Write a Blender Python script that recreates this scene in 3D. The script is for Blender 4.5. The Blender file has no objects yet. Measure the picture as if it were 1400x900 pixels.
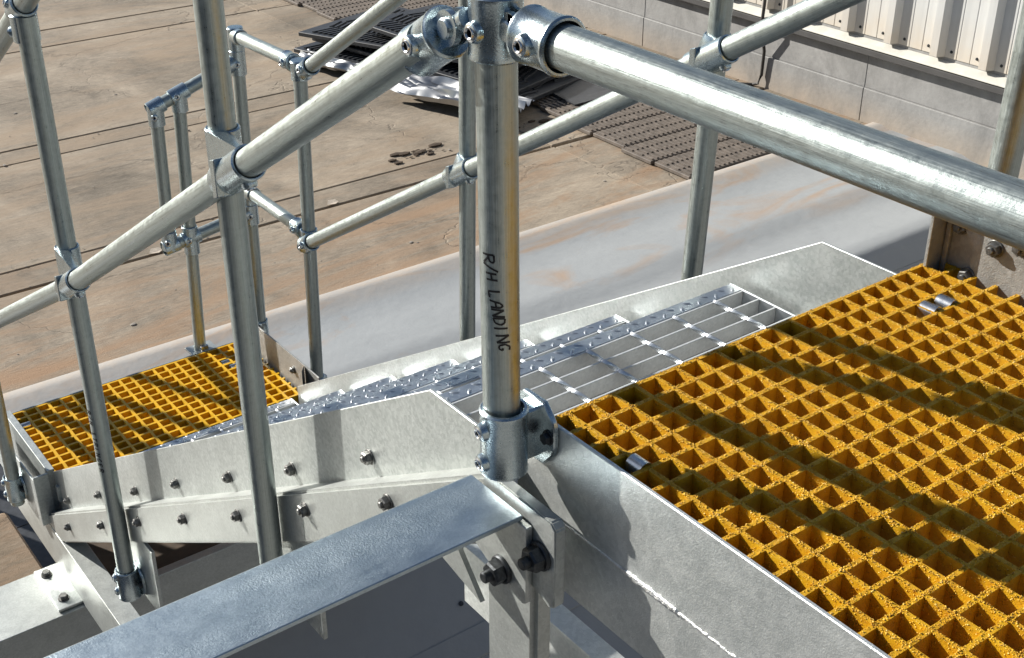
import bpy, bmesh, math, random
import numpy as np
from mathutils import Vector, Matrix, noise
R = random.Random(7)
sc = bpy.context.scene
COL = sc.collection

# ------------------------------------------------------------------ camera, world, sun
def make_camera():
    cd = bpy.data.cameras.new('camera'); co = bpy.data.objects.new('camera', cd); COL.objects.link(co)
    head, pitch, roll = math.radians(36.9986), math.radians(28.858), math.radians(0.0996)
    fw = Vector((math.sin(head), math.cos(head), 0)); rt = Vector((math.cos(head), -math.sin(head), 0)); up = Vector((0, 0, 1))
    F = fw * math.cos(pitch) - up * math.sin(pitch); U = fw * math.sin(pitch) + up * math.cos(pitch)
    X = rt * math.cos(roll) + U * math.sin(roll); Y = -rt * math.sin(roll) + U * math.cos(roll)
    m = Matrix((X, Y, -F)).transposed().to_4x4(); m.translation = Vector((-.8234, -1.1377, .9218))
    co.matrix_world = m
    cd.sensor_width = 36; cd.lens = 36 * 1735.04 / 1400
    cd.clip_start = .02; cd.clip_end = 900
    cd.dof.use_dof = False
    sc.camera = co
make_camera()
SUN = Vector((.85, -1.73, -1.0)).normalized()
w = bpy.data.worlds.new('World'); sc.world = w; w.use_nodes = True
nt = w.node_tree; bg = nt.nodes['Background']
sky = nt.nodes.new('ShaderNodeTexSky'); sky.sky_type = 'NISHITA'; sky.sun_disc = False
sky.sun_elevation = math.asin(-SUN.z); sky.sun_rotation = math.atan2(-SUN.x, -SUN.y)
sky.dust_density = .7; sky.ozone_density = 1.2
nt.links.new(sky.outputs[0], bg.inputs[0]); bg.inputs[1].default_value = .05
sd = bpy.data.lights.new('sun', 'SUN'); so = bpy.data.objects.new('sun', sd); COL.objects.link(so)
sd.energy = 5.0; sd.angle = math.radians(.53); sd.color = (1, .962, .89)
so.rotation_euler = SUN.to_track_quat('-Z', 'Y').to_euler(); so.location = (-4, 8, 6)
sc.view_settings.view_transform = 'Standard'; sc.view_settings.look = 'None'
sc.view_settings.exposure = .72; sc.view_settings.gamma = 1.0
sc.cycles.max_bounces = 8; sc.cycles.caustics_reflective = False; sc.cycles.caustics_refractive = False

# ------------------------------------------------------------------ materials
def mat(name):
    m = bpy.data.materials.new(name); m.use_nodes = True
    n = m.node_tree.nodes; return m, n, m.node_tree.links, n['Principled BSDF']
def ramp(n, stops):
    r = n.new('ShaderNodeValToRGB'); e = r.color_ramp.elements
    while len(e) < len(stops): e.new(.5)
    for i, (p, c) in enumerate(stops):
        e[i].position = p; e[i].color = (*c, 1) if len(c) == 3 else c
    return r
def pos(n, l, scale=(1, 1, 1), uv=False, rot=(0, 0, 0)):
    t = n.new('ShaderNodeTexCoord'); mp = n.new('ShaderNodeMapping'); mp.inputs['Scale'].default_value = scale
    mp.inputs['Rotation'].default_value = rot
    if uv: l.new(t.outputs['UV'], mp.inputs[0])
    else:
        g = n.new('ShaderNodeNewGeometry'); l.new(g.outputs['Position'], mp.inputs[0])
    return mp.outputs[0]
def noi(n, l, v, scale, detail=4, rough=.55, dist=0):
    t = n.new('ShaderNodeTexNoise'); t.inputs['Scale'].default_value = scale; t.inputs['Detail'].default_value = detail
    t.inputs['Roughness'].default_value = rough; t.inputs['Distortion'].default_value = dist; l.new(v, t.inputs['Vector']); return t.outputs['Fac']
def mix(n, l, f, a, b, mode='MIX'):
    x = n.new('ShaderNodeMix'); x.data_type = 'RGBA'; x.blend_type = mode
    for sock, val in ((x.inputs[0], f), (x.inputs[6], a), (x.inputs[7], b)):
        if isinstance(val, (int, float)): sock.default_value = val
        elif isinstance(val, tuple): sock.default_value = (*val, 1)
        else: l.new(val, sock)
    return x.outputs[2]
def mth(n, l, op, a, b=0.0):
    x = n.new('ShaderNodeMath'); x.operation = op
    for s, v in zip(x.inputs, (a, b)):
        if isinstance(v, (int, float)): s.default_value = v
        else: l.new(v, s)
    return x.outputs[0]
def bump(n, l, h, strength, dist, prev=None):
    b = n.new('ShaderNodeBump'); b.inputs['Strength'].default_value = strength; b.inputs['Distance'].default_value = dist
    l.new(h, b.inputs['Height'])
    if prev is not None: l.new(prev, b.inputs['Normal'])
    return b.outputs[0]

def galv(name, lo, hi, metallic, rlo, rhi, bmp=.25, spangle=170, grime=.35, patchy=0):
    m, n, l, p = mat(name)
    v = pos(n, l)
    vo = n.new('ShaderNodeTexVoronoi'); vo.inputs['Scale'].default_value = spangle; l.new(v, vo.inputs['Vector'])
    sp = n.new('ShaderNodeSeparateColor'); l.new(vo.outputs['Color'], sp.inputs[0])
    f1 = noi(n, l, v, 22, 6, .65); f2 = noi(n, l, v, 420, 3, .6); f3 = noi(n, l, v, 5, 5, .6)
    k = mth(n, l, 'ADD', mth(n, l, 'MULTIPLY', sp.outputs[0], .3), mth(n, l, 'MULTIPLY', f1, .7))
    c = ramp(n, [(.22, lo), (.75, hi)]); l.new(k, c.inputs[0])
    g = ramp(n, [(.36, (0, 0, 0)), (.7, (1, 1, 1))]); l.new(f3, g.inputs[0])
    cc = mix(n, l, mth(n, l, 'MULTIPLY', g.outputs[0], grime), c.outputs[0], tuple(x * .78 for x in lo))
    l.new(cc, p.inputs['Base Color']); p.inputs['Metallic'].default_value = metallic
    rr = ramp(n, [(.25, (rlo,) * 3), (.75, (rhi,) * 3)]); l.new(mth(n, l, 'ADD', mth(n, l, 'MULTIPLY', f1, .6), mth(n, l, 'MULTIPLY', f2, .4)), rr.inputs[0])
    l.new(rr.outputs[0], p.inputs['Roughness'])
    if patchy:
        pm = ramp(n, [(.42, (.12,) * 3), (.6, (1.6,) * 3)]); l.new(noi(n, l, pos(n, l, (.5, 2.2, 1)), 7, 3, .5), pm.inputs[0]); f2 = mth(n, l, 'MULTIPLY', f2, pm.outputs[0])
    l.new(bump(n, l, mth(n, l, 'ADD', f2, mth(n, l, 'MULTIPLY', f1, 1.5)), bmp, .002), p.inputs['Normal'])
    return m
def tubemat(name, wear=0.):
    m, n, l, p = mat(name)
    uv = pos(n, l, (.9, 9, 1), uv=True); uv2 = pos(n, l, (3.5, 12, 1), uv=True); v = pos(n, l)
    s1 = noi(n, l, uv, 6, 6, .7); s2 = noi(n, l, uv2, 9, 5, .75); s3 = noi(n, l, v, 70, 6, .7); s4 = noi(n, l, v, 9, 3, .5)
    k = mth(n, l, 'ADD', mth(n, l, 'MULTIPLY', s1, .6), mth(n, l, 'MULTIPLY', s3, .4))
    c = ramp(n, [(.3, (.235, .275, .27)), (.5, (.4, .45, .44)), (.72, (.58, .635, .62))]); l.new(k, c.inputs[0])
    d = ramp(n, [(.56 - wear * .05, (0, 0, 0)), (.68 - wear * .05, (1, 1, 1))]); l.new(mth(n, l, 'ADD', mth(n, l, 'MULTIPLY', s2, .6), mth(n, l, 'MULTIPLY', s3, .4)), d.inputs[0])
    dk = mix(n, l, mth(n, l, 'MULTIPLY', d.outputs[0], .65), c.outputs[0], (.085, .085, .075))
    if wear:
        sc1 = ramp(n, [(.56, (0, 0, 0)), (.66, (1, 1, 1))]); l.new(noi(n, l, pos(n, l, (1.4, 4, 1), uv=True), 11, 7, .75, 1.2), sc1.inputs[0])
        dk = mix(n, l, .25, dk, (.2, .22, .22)); dk = mix(n, l, mth(n, l, 'MULTIPLY', sc1.outputs[0], .6), dk, (.12, .115, .1))
    l.new(dk, p.inputs['Base Color']); p.inputs['Metallic'].default_value = .82
    rr = ramp(n, [(.34, (.22 + wear * .03,) * 3), (.62, (.52 - wear * .02,) * 3)]); l.new(mth(n, l, 'ADD', mth(n, l, 'MULTIPLY', s1, .5), mth(n, l, 'MULTIPLY', s3, .5)), rr.inputs[0]); l.new(rr.outputs[0], p.inputs['Roughness'])
    h = mth(n, l, 'ADD', mth(n, l, 'MULTIPLY', s1, .8), mth(n, l, 'ADD', s3, mth(n, l, 'MULTIPLY', s4, 2.)))
    l.new(bump(n, l, h, .22, .0022), p.inputs['Normal'])
    return m
def plain(name, col, rough=.6, metallic=0., var=.25, scale=40, bmp=.15, dist=.002):
    m, n, l, p = mat(name); v = pos(n, l)
    f = noi(n, l, v, scale, 5, .6)
    c = ramp(n, [(.3, tuple(x * (1 - var) for x in col)), (.7, tuple(min(1, x * (1 + var)) for x in col))]); l.new(f, c.inputs[0])
    l.new(c.outputs[0], p.inputs['Base Color']); p.inputs['Roughness'].default_value = rough; p.inputs['Metallic'].default_value = metallic
    l.new(bump(n, l, f, bmp, dist), p.inputs['Normal'])
    return m
def concrete(name, base, dark, rust, rustamt):
    m, n, l, p = mat(name); v = pos(n, l); vs = pos(n, l, (.3, 1.4, 1), rot=(0, 0, -.06)); vf = pos(n, l, (1, 3.2, 1), rot=(0, 0, .1))
    a = noi(n, l, v, .9, 9, .68, .8); b = noi(n, l, vs, 1.5, 8, .68, 1.4); c = noi(n, l, vf, 9, 8, .75, .6); d = noi(n, l, v, 170, 3, .7); e = noi(n, l, vf, 36, 4, .7)
    k = mth(n, l, 'ADD', mth(n, l, 'MULTIPLY', a, .55), mth(n, l, 'ADD', mth(n, l, 'MULTIPLY', c, .27), mth(n, l, 'MULTIPLY', e, .18)))
    r1 = ramp(n, [(.36, tuple(x * .62 for x in dark)), (.44, dark), (.51, base), (.62, tuple(x * 1.5 for x in base))]); l.new(k, r1.inputs[0])
    r2 = ramp(n, [(.45, (0, 0, 0)), (.62, (1, 1, 1))]); l.new(b, r2.inputs[0])
    col = mix(n, l, mth(n, l, 'MULTIPLY', r2.outputs[0], rustamt), r1.outputs[0], rust)
    sx = n.new('ShaderNodeSeparateXYZ'); l.new(v, sx.inputs[0])           # red dust beside the painted strip
    band = n.new('ShaderNodeMapRange'); band.inputs[1].default_value = 6.1; band.inputs[2].default_value = 4.5; l.new(sx.outputs[1], band.inputs[0])
    col = mix(n, l, mth(n, l, 'MULTIPLY', mth(n, l, 'MULTIPLY', band.outputs[0], r2.outputs[0]), .65), col, (.31, .175, .09))
    t = n.new('ShaderNodeTexCoord'); sg = n.new('ShaderNodeSeparateXYZ'); l.new(t.outputs['Generated'], sg.inputs[0])   # cement slurry dried along slab edges
    ed = mth(n, l, 'ABSOLUTE', mth(n, l, 'SUBTRACT', sg.outputs[1], .5)); er = ramp(n, [(.40, (0, 0, 0)), (.5, (1, 1, 1))]); l.new(ed, er.inputs[0])
    col = mix(n, l, mth(n, l, 'MULTIPLY', er.outputs[0], mth(n, l, 'MULTIPLY', c, .55)), col, tuple(x * 1.45 for x in base))
    sm = ramp(n, [(.6, (0, 0, 0)), (.68, (1, 1, 1))]); l.new(noi(n, l, v, 2.1, 8, .75, 2.4), sm.inputs[0])
    col = mix(n, l, mth(n, l, 'MULTIPLY', sm.outputs[0], .5), col, tuple(x * .5 for x in dark))
    wv = noi(n, l, v, 1.7, 4, .6); mp = n.new('ShaderNodeVectorMath'); mp.operation = 'ADD'; l.new(v, mp.inputs[0])
    cb = n.new('ShaderNodeCombineXYZ'); l.new(mth(n, l, 'MULTIPLY', wv, 1.3), cb.inputs[0]); l.new(mth(n, l, 'MULTIPLY', c, .16), cb.inputs[1]); l.new(cb.outputs[0], mp.inputs[1])
    vo = n.new('ShaderNodeTexVoronoi'); vo.feature = 'DISTANCE_TO_EDGE'; vo.inputs['Scale'].default_value = .55; l.new(mp.outputs[0], vo.inputs['Vector'])
    ck = ramp(n, [(.0, (1, 1, 1)), (.006, (0, 0, 0))]); l.new(vo.outputs['Distance'], ck.inputs[0])
    col = mix(n, l, mth(n, l, 'MULTIPLY', ck.outputs[0], mth(n, l, 'MULTIPLY', a, .45)), col, (.09, .07, .052))
    spk = ramp(n, [(.62, (0, 0, 0)), (.7, (1, 1, 1))]); l.new(d, spk.inputs[0]); col = mix(n, l, mth(n, l, 'MULTIPLY', spk.outputs[0], .3), col, tuple(x * .5 for x in dark))
    oi = n.new('ShaderNodeObjectInfo'); vr = n.new('ShaderNodeMapRange'); vr.inputs[3].default_value = .88; vr.inputs[4].default_value = 1.1; l.new(oi.outputs['Random'], vr.inputs[0])
    hs = n.new('ShaderNodeHueSaturation'); l.new(col, hs.inputs['Color']); l.new(vr.outputs[0], hs.inputs['Value'])
    l.new(hs.outputs[0], p.inputs['Base Color']); p.inputs['Roughness'].default_value = .88
    h = mth(n, l, 'ADD', mth(n, l, 'MULTIPLY', c, 1.), mth(n, l, 'ADD', mth(n, l, 'MULTIPLY', d, .4), mth(n, l, 'MULTIPLY', ck.outputs[0], -1.)))
    l.new(bump(n, l, h, .45, .012), p.inputs['Normal'])
    return m
def strip_mat():
    m, n, l, p = mat('painted_membrane'); v = pos(n, l); vs = pos(n, l, (.55, 1.6, 1), rot=(0, 0, .1))
    a = noi(n, l, v, 1.3, 6, .6); b = noi(n, l, vs, 1.25, 6, .6, 1.6); c = noi(n, l, v, 16, 5, .6)
    r1 = ramp(n, [(.3, (.32, .335, .343)), (.7, (.372, .388, .395))]); l.new(mth(n, l, 'ADD', mth(n, l, 'MULTIPLY', a, .7), mth(n, l, 'MULTIPLY', c, .3)), r1.inputs[0])
    r2 = ramp(n, [(.53, (0, 0, 0)), (.68, (1, 1, 1))]); l.new(b, r2.inputs[0])
    sx = n.new('ShaderNodeSeparateXYZ'); l.new(v, sx.inputs[0])
    band = n.new('ShaderNodeMapRange'); band.inputs[1].default_value = 3.45; band.inputs[2].default_value = 3.75; l.new(sx.outputs[1], band.inputs[0])
    col = mix(n, l, mth(n, l, 'MULTIPLY', mth(n, l, 'MULTIPLY', r2.outputs[0], band.outputs[0]), .7), r1.outputs[0], (.4, .255, .15))
    lip = n.new('ShaderNodeMapRange'); lip.inputs[1].default_value = 4.2; lip.inputs[2].default_value = 4.4; l.new(sx.outputs[1], lip.inputs[0])
    col = mix(n, l, mth(n, l, 'MULTIPLY', lip.outputs[0], mth(n, l, 'MULTIPLY', c, .7)), col, (.5, .37, .25))
    l.new(col, p.inputs['Base Color']); p.inputs['Roughness'].default_value = .55
    l.new(bump(n, l, mth(n, l, 'ADD', a, mth(n, l, 'MULTIPLY', c, .15)), .22, .05), p.inputs['Normal'])
    return m
def grating_mat():
    m, n, l, p = mat('yellow_fibreglass'); v = pos(n, l)
    a = noi(n, l, v, 700, 3, .7); b = noi(n, l, v, 26, 4, .6); c = noi(n, l, v, 150, 4, .6)
    r = ramp(n, [(.3, (.46, .205, .002)), (.52, (.63, .338, .004)), (.75, (.74, .445, .01))])
    l.new(mth(n, l, 'ADD', mth(n, l, 'MULTIPLY', b, .5), mth(n, l, 'MULTIPLY', c, .5)), r.inputs[0])
    dirt = ramp(n, [(.58, (0, 0, 0)), (.75, (1, 1, 1))]); l.new(noi(n, l, v, 60, 6, .7), dirt.inputs[0])
    col = mix(n, l, mth(n, l, 'MULTIPLY', dirt.outputs[0], .35), r.outputs[0], (.3, .13, .01))
    l.new(col, p.inputs['Base Color']); p.inputs['Roughness'].default_value = .5
    l.new(bump(n, l, a, .6, .0015), p.inputs['Normal'])
    return m
def grit_mat():
    m, n, l, p = mat('yellow_grit'); v = pos(n, l)
    vo = n.new('ShaderNodeTexVoronoi'); vo.inputs['Scale'].default_value = 330; l.new(v, vo.inputs['Vector'])
    sp = n.new('ShaderNodeSeparateColor'); l.new(vo.outputs['Color'], sp.inputs[0])
    r = ramp(n, [(.1, (.36, .165, .004)), (.4, (.6, .335, .01)), (.8, (.74, .46, .05)), (1., (.84, .6, .2))]); l.new(sp.outputs[0], r.inputs[0])
    l.new(r.outputs[0], p.inputs['Base Color']); p.inputs['Roughness'].default_value = .4
    return m
def clad_mat():
    m, n, l, p = mat('cream_cladding'); v = pos(n, l); vs = pos(n, l, (1, 6, .5))
    a = noi(n, l, vs, 3, 5, .6); b = noi(n, l, v, 9, 5, .65)
    sx = n.new('ShaderNodeSeparateXYZ'); l.new(v, sx.inputs[0])
    low = n.new('ShaderNodeMapRange'); low.inputs[1].default_value = -1.35; low.inputs[2].default_value = -1.68; l.new(sx.outputs[2], low.inputs[0])
    r = ramp(n, [(.3, (.56, .565, .555)), (.7, (.66, .66, .64))]); l.new(a, r.inputs[0])
    col = mix(n, l, mth(n, l, 'MULTIPLY', low.outputs[0], mth(n, l, 'ADD', mth(n, l, 'MULTIPLY', b, .7), .05)), r.outputs[0], (.62, .47, .29))
    l.new(col, p.inputs['Base Color']); p.inputs['Roughness'].default_value = .42
    return m
def block_mat():
    m, n, l, p = mat('painted_block'); v = pos(n, l); vs = pos(n, l, (1, 1.2, .6))
    a = noi(n, l, vs, 2.2, 7, .65, 1.5); b = noi(n, l, v, 30, 5, .6)
    r = ramp(n, [(.3, (.2, .198, .192)), (.5, (.285, .28, .272)), (.68, (.36, .355, .345))])
    l.new(mth(n, l, 'ADD', mth(n, l, 'MULTIPLY', a, .75), mth(n, l, 'MULTIPLY', b, .25)), r.inputs[0])
    sx = n.new('ShaderNodeSeparateXYZ'); l.new(v, sx.inputs[0])
    low = n.new('ShaderNodeMapRange'); low.inputs[1].default_value = -2.1; low.inputs[2].default_value = -2.33; l.new(sx.outputs[2], low.inputs[0])
    col = mix(n, l, mth(n, l, 'MULTIPLY', low.outputs[0], a), r.outputs[0], (.42, .31, .2))
    l.new(col, p.inputs['Base Color']); p.inputs['Roughness'].default_value = .7
    l.new(bump(n, l, b, .3, .006), p.inputs['Normal'])
    return m
PLATE = galv('galvanised_plate', (.37, .4, .392), (.6, .63, .615), .64, .34, .52, .22)
CHAN = galv('galvanised_channel', (.41, .43, .415), (.57, .595, .575), .6, .36, .54, .22, 230)
BEAM = galv('galvanised_beam', (.38, .45, .5), (.52, .6, .65), .95, .29, .47, .36, 420, .35, 1)
TREAD = galv('bright_galvanised', (.5, .54, .575), (.64, .67, .7), .9, .28, .42, .1, 90, .2)
FIT = galv('zinc_casting', (.4, .475, .51), (.54, .62, .655), .95, .2, .34, .13, 300, .2)
SIDE = galv('bright_side_plate', (.6, .63, .62), (.82, .845, .83), .74, .36, .55, .3, 150, .3)
ASPH = plain('dark_asphalt', (.29, .275, .255), .9, 0, .3, 30)
SHADE_BR = plain('brown_shade', (.075, .052, .033), .85, 0, .4, 14)  # dark brown that stands in for shade below the stair foot
FLASH = plain('grey_flashing', (.075, .072, .07), .6, 0, .15, 8)
ADDED_SHED = plain('added_shed_wall', (.2, .19, .175), .7, 0, .2, 1)  # walls of the unseen sheds added to darken reflections
TUBE = tubemat('galvanised_tube')
TUBE2 = tubemat('scuffed_tube', 1.)
DARKSTEEL = plain('dark_bolt', (.055, .06, .065), .42, .7, .4, 200)
BOLT = plain('zinc_bolt', (.15, .15, .145), .42, .7, .4, 220)
SOCKET = plain('socket_shadow', (.012, .012, .013), .8)
STEEL = plain('bright_steel', (.62, .63, .64), .25, .95, .1, 150)
BAR = galv('tread_bar', (.56, .59, .6), (.72, .75, .755), .35, .45, .62, .15, 200, .2)
YEL = grating_mat()
GRIT = grit_mat()
YEL2 = plain('yellow_moulded', (.68, .385, .01), .42, 0, .22, 30, .2, .001)
INK = plain('marker_ink', (.012, .012, .014), .5)
WELD = plain('weld_bead', (.72, .73, .72), .34, .75, .15, 260, .6, .003)
CONC = concrete('weathered_concrete', (.255, .211, .16), (.178, .147, .11), (.285, .21, .14), .65)
PLINTH = concrete('brown_plinth', (.26, .2, .14), (.2, .15, .1), (.3, .2, .12), .5)
BASE = plain('dark_joint', (.05, .042, .034), .95)
STRIP = strip_mat(); CLAD = clad_mat(); BLOCK = block_mat()
SILL = plain('cream_sill', (.58, .56, .5), .6, 0, .12, 12)
RIBM = plain('brown_grip_board', (.15, .125, .105), .7, 0, .35, 18)
RUB = plain('black_rubber_and_shade', (.035, .038, .044), .42, 0, .4, 30)  # rubber of the mats, also used for the painted shade strip and sheet
FOIL = plain('crumpled_foil', (.36, .365, .37), .3, .95, .12, 8)
CABLE = plain('dark_cable', (.05, .045, .04), .6)
PAPER = plain('buff_paper', (.55, .47, .38), .8)
DIRT = plain('dark_dirt', (.06, .04, .025), .95, 0, .5, 60)
GROUND = plain('yard_ground', (.3, .27, .235), .95, 0, .2, .6)
TOE = galv('dull_toe_plate', (.3, .3, .285), (.46, .455, .435), .55, .35, .6, .5, 130)

# ------------------------------------------------------------------ object helpers
WL = {}
def finish(name, me, mats, loc, parent, smooth=35):
    for m in (mats if isinstance(mats, (list, tuple)) else [mats]): me.materials.append(m)
    if smooth:
        me.polygons.foreach_set('use_smooth', [True] * len(me.polygons)); me.set_sharp_from_angle(angle=math.radians(smooth))
    o = bpy.data.objects.new(name, me); COL.objects.link(o)
    place(o, loc, parent)
    return o
def place(o, loc, parent):
    loc = Vector(loc); o.location = loc; WL[o.name] = loc
    if parent is not None:
        o.parent = parent; o.matrix_parent_inverse = Matrix.Translation(-WL[parent.name])
def obj(name, bm, mats, parent=None, smooth=35, loc=(0, 0, 0), fix=True):
    if fix: bmesh.ops.recalc_face_normals(bm, faces=bm.faces)
    me = bpy.data.meshes.new(name); bm.to_mesh(me); bm.free()
    return finish(name, me, mats, loc, parent, smooth)
def link(name, me, loc, rot, parent):
    o = bpy.data.objects.new(name, me); COL.objects.link(o); place(o, loc, parent); o.rotation_euler = rot
    return o
def tag(o, label, cat, group=None, kind=None):
    if kind: o['kind'] = kind
    if label: o['label'] = label
    if cat: o['category'] = cat
    if group: o['group'] = group
    return o
def thing(name, label, cat, loc, group=None):
    o = bpy.data.objects.new(name, None); COL.objects.link(o); o.empty_display_size = .1
    place(o, loc, None); return tag(o, label, cat, group)
def B(): return bmesh.new()
def box(bm, x0, x1, y0, y1, z0, z1, bev=0., seg=1):
    vs = [bm.verts.new((x, y, z)) for x in (x0, x1) for y in (y0, y1) for z in (z0, z1)]
    fs = [bm.faces.new([vs[i] for i in f]) for f in ((0, 1, 3, 2), (4, 6, 7, 5), (0, 4, 5, 1), (2, 3, 7, 6), (0, 2, 6, 4), (1, 5, 7, 3))]
    if bev:
        es = list({e for f in fs for e in f.edges})
        bmesh.ops.bevel(bm, geom=es, offset=bev, segments=seg, affect='EDGES', profile=.5)
    return bm
def prism(bm, poly, f0, f1, bev=0., seg=1):
    """poly: list of 2-D points; f0 / f1 map a 2-D point to each end face"""
    a = [bm.verts.new(f0(p)) for p in poly]; b = [bm.verts.new(f1(p)) for p in poly]; n = len(poly)
    fs = [bm.faces.new(a), bm.faces.new(b[::-1])] + [bm.faces.new([a[i], b[i], b[(i + 1) % n], a[(i + 1) % n]]) for i in range(n)]
    if bev:
        es = list({e for f in fs for e in f.edges}); bmesh.ops.bevel(bm, geom=es, offset=bev, segments=seg, affect='EDGES')
    return bm
def px(poly, x0, x1, bm=None, bev=0., seg=1):
    return prism(bm or B(), poly, lambda p: (x0, p[0], p[1]), lambda p: (x1, p[0], p[1]), bev, seg)
def py(poly, y0, y1, bm=None, bev=0., seg=1):
    return prism(bm or B(), poly, lambda p: (p[0], y0, p[1]), lambda p: (p[0], y1, p[1]), bev, seg)
def basis(d):
    d = Vector(d).normalized(); a = Vector((0, 0, 1)) if abs(d.z) < .9 else Vector((1, 0, 0))
    u = d.cross(a).normalized(); return d, u, d.cross(u).normalized()
def lathe(bm, P, d, prof, n=32, closed=False):
    """revolve profile [(radius, along)] about the axis through P; radius 0 makes a cap centre"""
    P = Vector(P); d, u, v = basis(d); uvl = bm.loops.layers.uv.verify(); rings = []
    for r, s in prof:
        if r <= 1e-7: rings.append([bm.verts.new(P + d * s)])
        else: rings.append([bm.verts.new(P + d * s + (u * math.cos(2 * math.pi * i / n) + v * math.sin(2 * math.pi * i / n)) * r) for i in range(n)])
    L = list(zip(rings[:-1], rings[1:], prof[:-1], prof[1:]))
    for A, C, pa, pc in L:
        for i in range(n):
            j = (i + 1) % n
            if len(A) == 1 and len(C) == 1: continue
            if len(A) == 1: f = bm.faces.new([A[0], C[j], C[i]])
            elif len(C) == 1: f = bm.faces.new([A[i], A[j], C[0]])
            else:
                f = bm.faces.new([A[i], A[j], C[j], C[i]])
                for lp, (q, s) in zip(f.loops, ((i, pa[1]), (i + 1, pa[1]), (i + 1, pc[1]), (i, pc[1]))): lp[uvl].uv = (s, q / n)
    return bm
def tube(P, Q, r, bm=None, n=36, cap=True, bow=.0):
    P, Q = Vector(P), Vector(Q); L = (Q - P).length; seg = max(1, int(L / .12))
    prof = ([(0, 0)] if cap else []) + [(r, L * i / seg) for i in range(seg + 1)] + ([(0, L)] if cap else [])
    return lathe(bm or B(), P, Q - P, prof, n)
def sleeve(P, Q, ro, ri, bm=None, n=36, lip=.0022, rim=0.):
    P, Q = Vector(P), Vector(Q); L = (Q - P).length; dp = min(.012, L * .4)
    prof = [(ri, dp), (ri, 0), (ro - lip + rim, 0), (ro + rim, lip), (ro + rim, .006), (ro, .0085), (ro, L - .0085), (ro + rim, L - .006), (ro + rim, L - lip), (ro - lip + rim, L), (ri, L), (ri, L - dp)]
    return lathe(bm or B(), P, Q - P, prof, n)
def pipe_path(bm, pts, r, n=8):
    pts = [Vector(p) for p in pts]; rings = []
    for i, p in enumerate(pts):
        d = (pts[min(i + 1, len(pts) - 1)] - pts[max(i - 1, 0)]); _, u, v = basis(d)
        rings.append([bm.verts.new(p + (u * math.cos(2 * math.pi * k / n) + v * math.sin(2 * math.pi * k / n)) * r) for k in range(n)])
    for a, b in zip(rings[:-1], rings[1:]):
        for k in range(n): bm.faces.new([a[k], a[(k + 1) % n], b[(k + 1) % n], b[k]])
    bm.faces.new(rings[0][::-1]); bm.faces.new(rings[-1])
    return bm

# small shared meshes (local +Z points outwards)
def screw_mesh():
    bm = B()
    lathe(bm, (0, 0, -.006), (0, 0, 1), [(.0135, 0), (.013, .008), (.0115, .0125), (.0098, .0135)], 20)
    lathe(bm, (0, 0, 0), (0, 0, 1), [(.0098, .0075), (.0075, .0082), (.0072, .0102), (.0062, .0102), (.0045, .0085)], 20)
    for f in bm.faces: f.material_index = 0
    k = len(bm.faces); bm.faces.ensure_lookup_table()
    for f in list(bm.faces)[60:]: f.material_index = 1
    n0 = len(bm.faces)
    lathe(bm, (0, 0, 0), (0, 0, 1), [(.0045, .0085), (.0043, .003), (0, .003)], 6)
    bm.faces.ensure_lookup_table()
    for f in list(bm.faces)[n0:]: f.material_index = 2
    bmesh.ops.recalc_face_normals(bm, faces=bm.faces)
    me = bpy.data.meshes.new('set_screw'); bm.to_mesh(me); bm.free()
    for m in (FIT, STEEL, SOCKET): me.materials.append(m)
    me.polygons.foreach_set('use_smooth', [True] * len(me.polygons)); me.set_sharp_from_angle(angle=math.radians(40))
    return me
def hex_mesh(name, r, h, wr, wh, stud=None, mats=(BOLT,)):
    bm = B()
    lathe(bm, (0, 0, 0), (0, 0, 1), [(wr, 0), (wr, wh * .7), (wr - wh * .3, wh), (r * .6, wh)], 24)
    lathe(bm, (0, 0, wh), (0, 0, 1), [(r, 0), (r, h * .82), (r * .86, h), (0, h)], 6)
    if stud:
        lathe(bm, (0, 0, wh + h * .9), (0, 0, 1), [(stud[0], 0), (stud[0], stud[1]), (stud[0] * .8, stud[1] + .0015), (0, stud[1] + .0015)], 16)
    bmesh.ops.recalc_face_normals(bm, faces=bm.faces)
    me = bpy.data.meshes.new(name); bm.to_mesh(me); bm.free()
    for m in mats: me.materials.append(m)
    me.polygons.foreach_set('use_smooth', [True] * len(me.polygons)); me.set_sharp_from_angle(angle=math.radians(28))
    return me
SCREW = screw_mesh()
BOLT_ME = hex_mesh('bolt', .0122, .0105, .0148, .0028, (.006, .004))
NUT_ME = hex_mesh('big_bolt', .0185, .016, .0215, .006, (.0085, .012), (DARKSTEEL,))
BOLT2_ME = hex_mesh('foot_bolt', .0155, .013, .0195, .004, None, (BOLT,))
DBOLT_ME = hex_mesh('flange_bolt', .0085, .007, .011, .002, None, (DARKSTEEL,))
def rot_to(d, spin=0.): return (Vector(d).to_track_quat('Z', 'Y') @ Matrix.Rotation(spin, 3, 'Z').to_quaternion()).to_euler()
MX = (-1, 0, 0)
def screw(parent, p, d, r):
    d = Vector(d).normalized(); return link('set_screw', SCREW, Vector(p) + d * (r - .001), rot_to(d, R.random()), parent)
def bolt(parent, p, d=MX, me=None, name='bolt'):
    return link(name, me or BOLT_ME, p, rot_to(d, R.random() * 2), parent)

RT, RO = .0237, .0305
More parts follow.
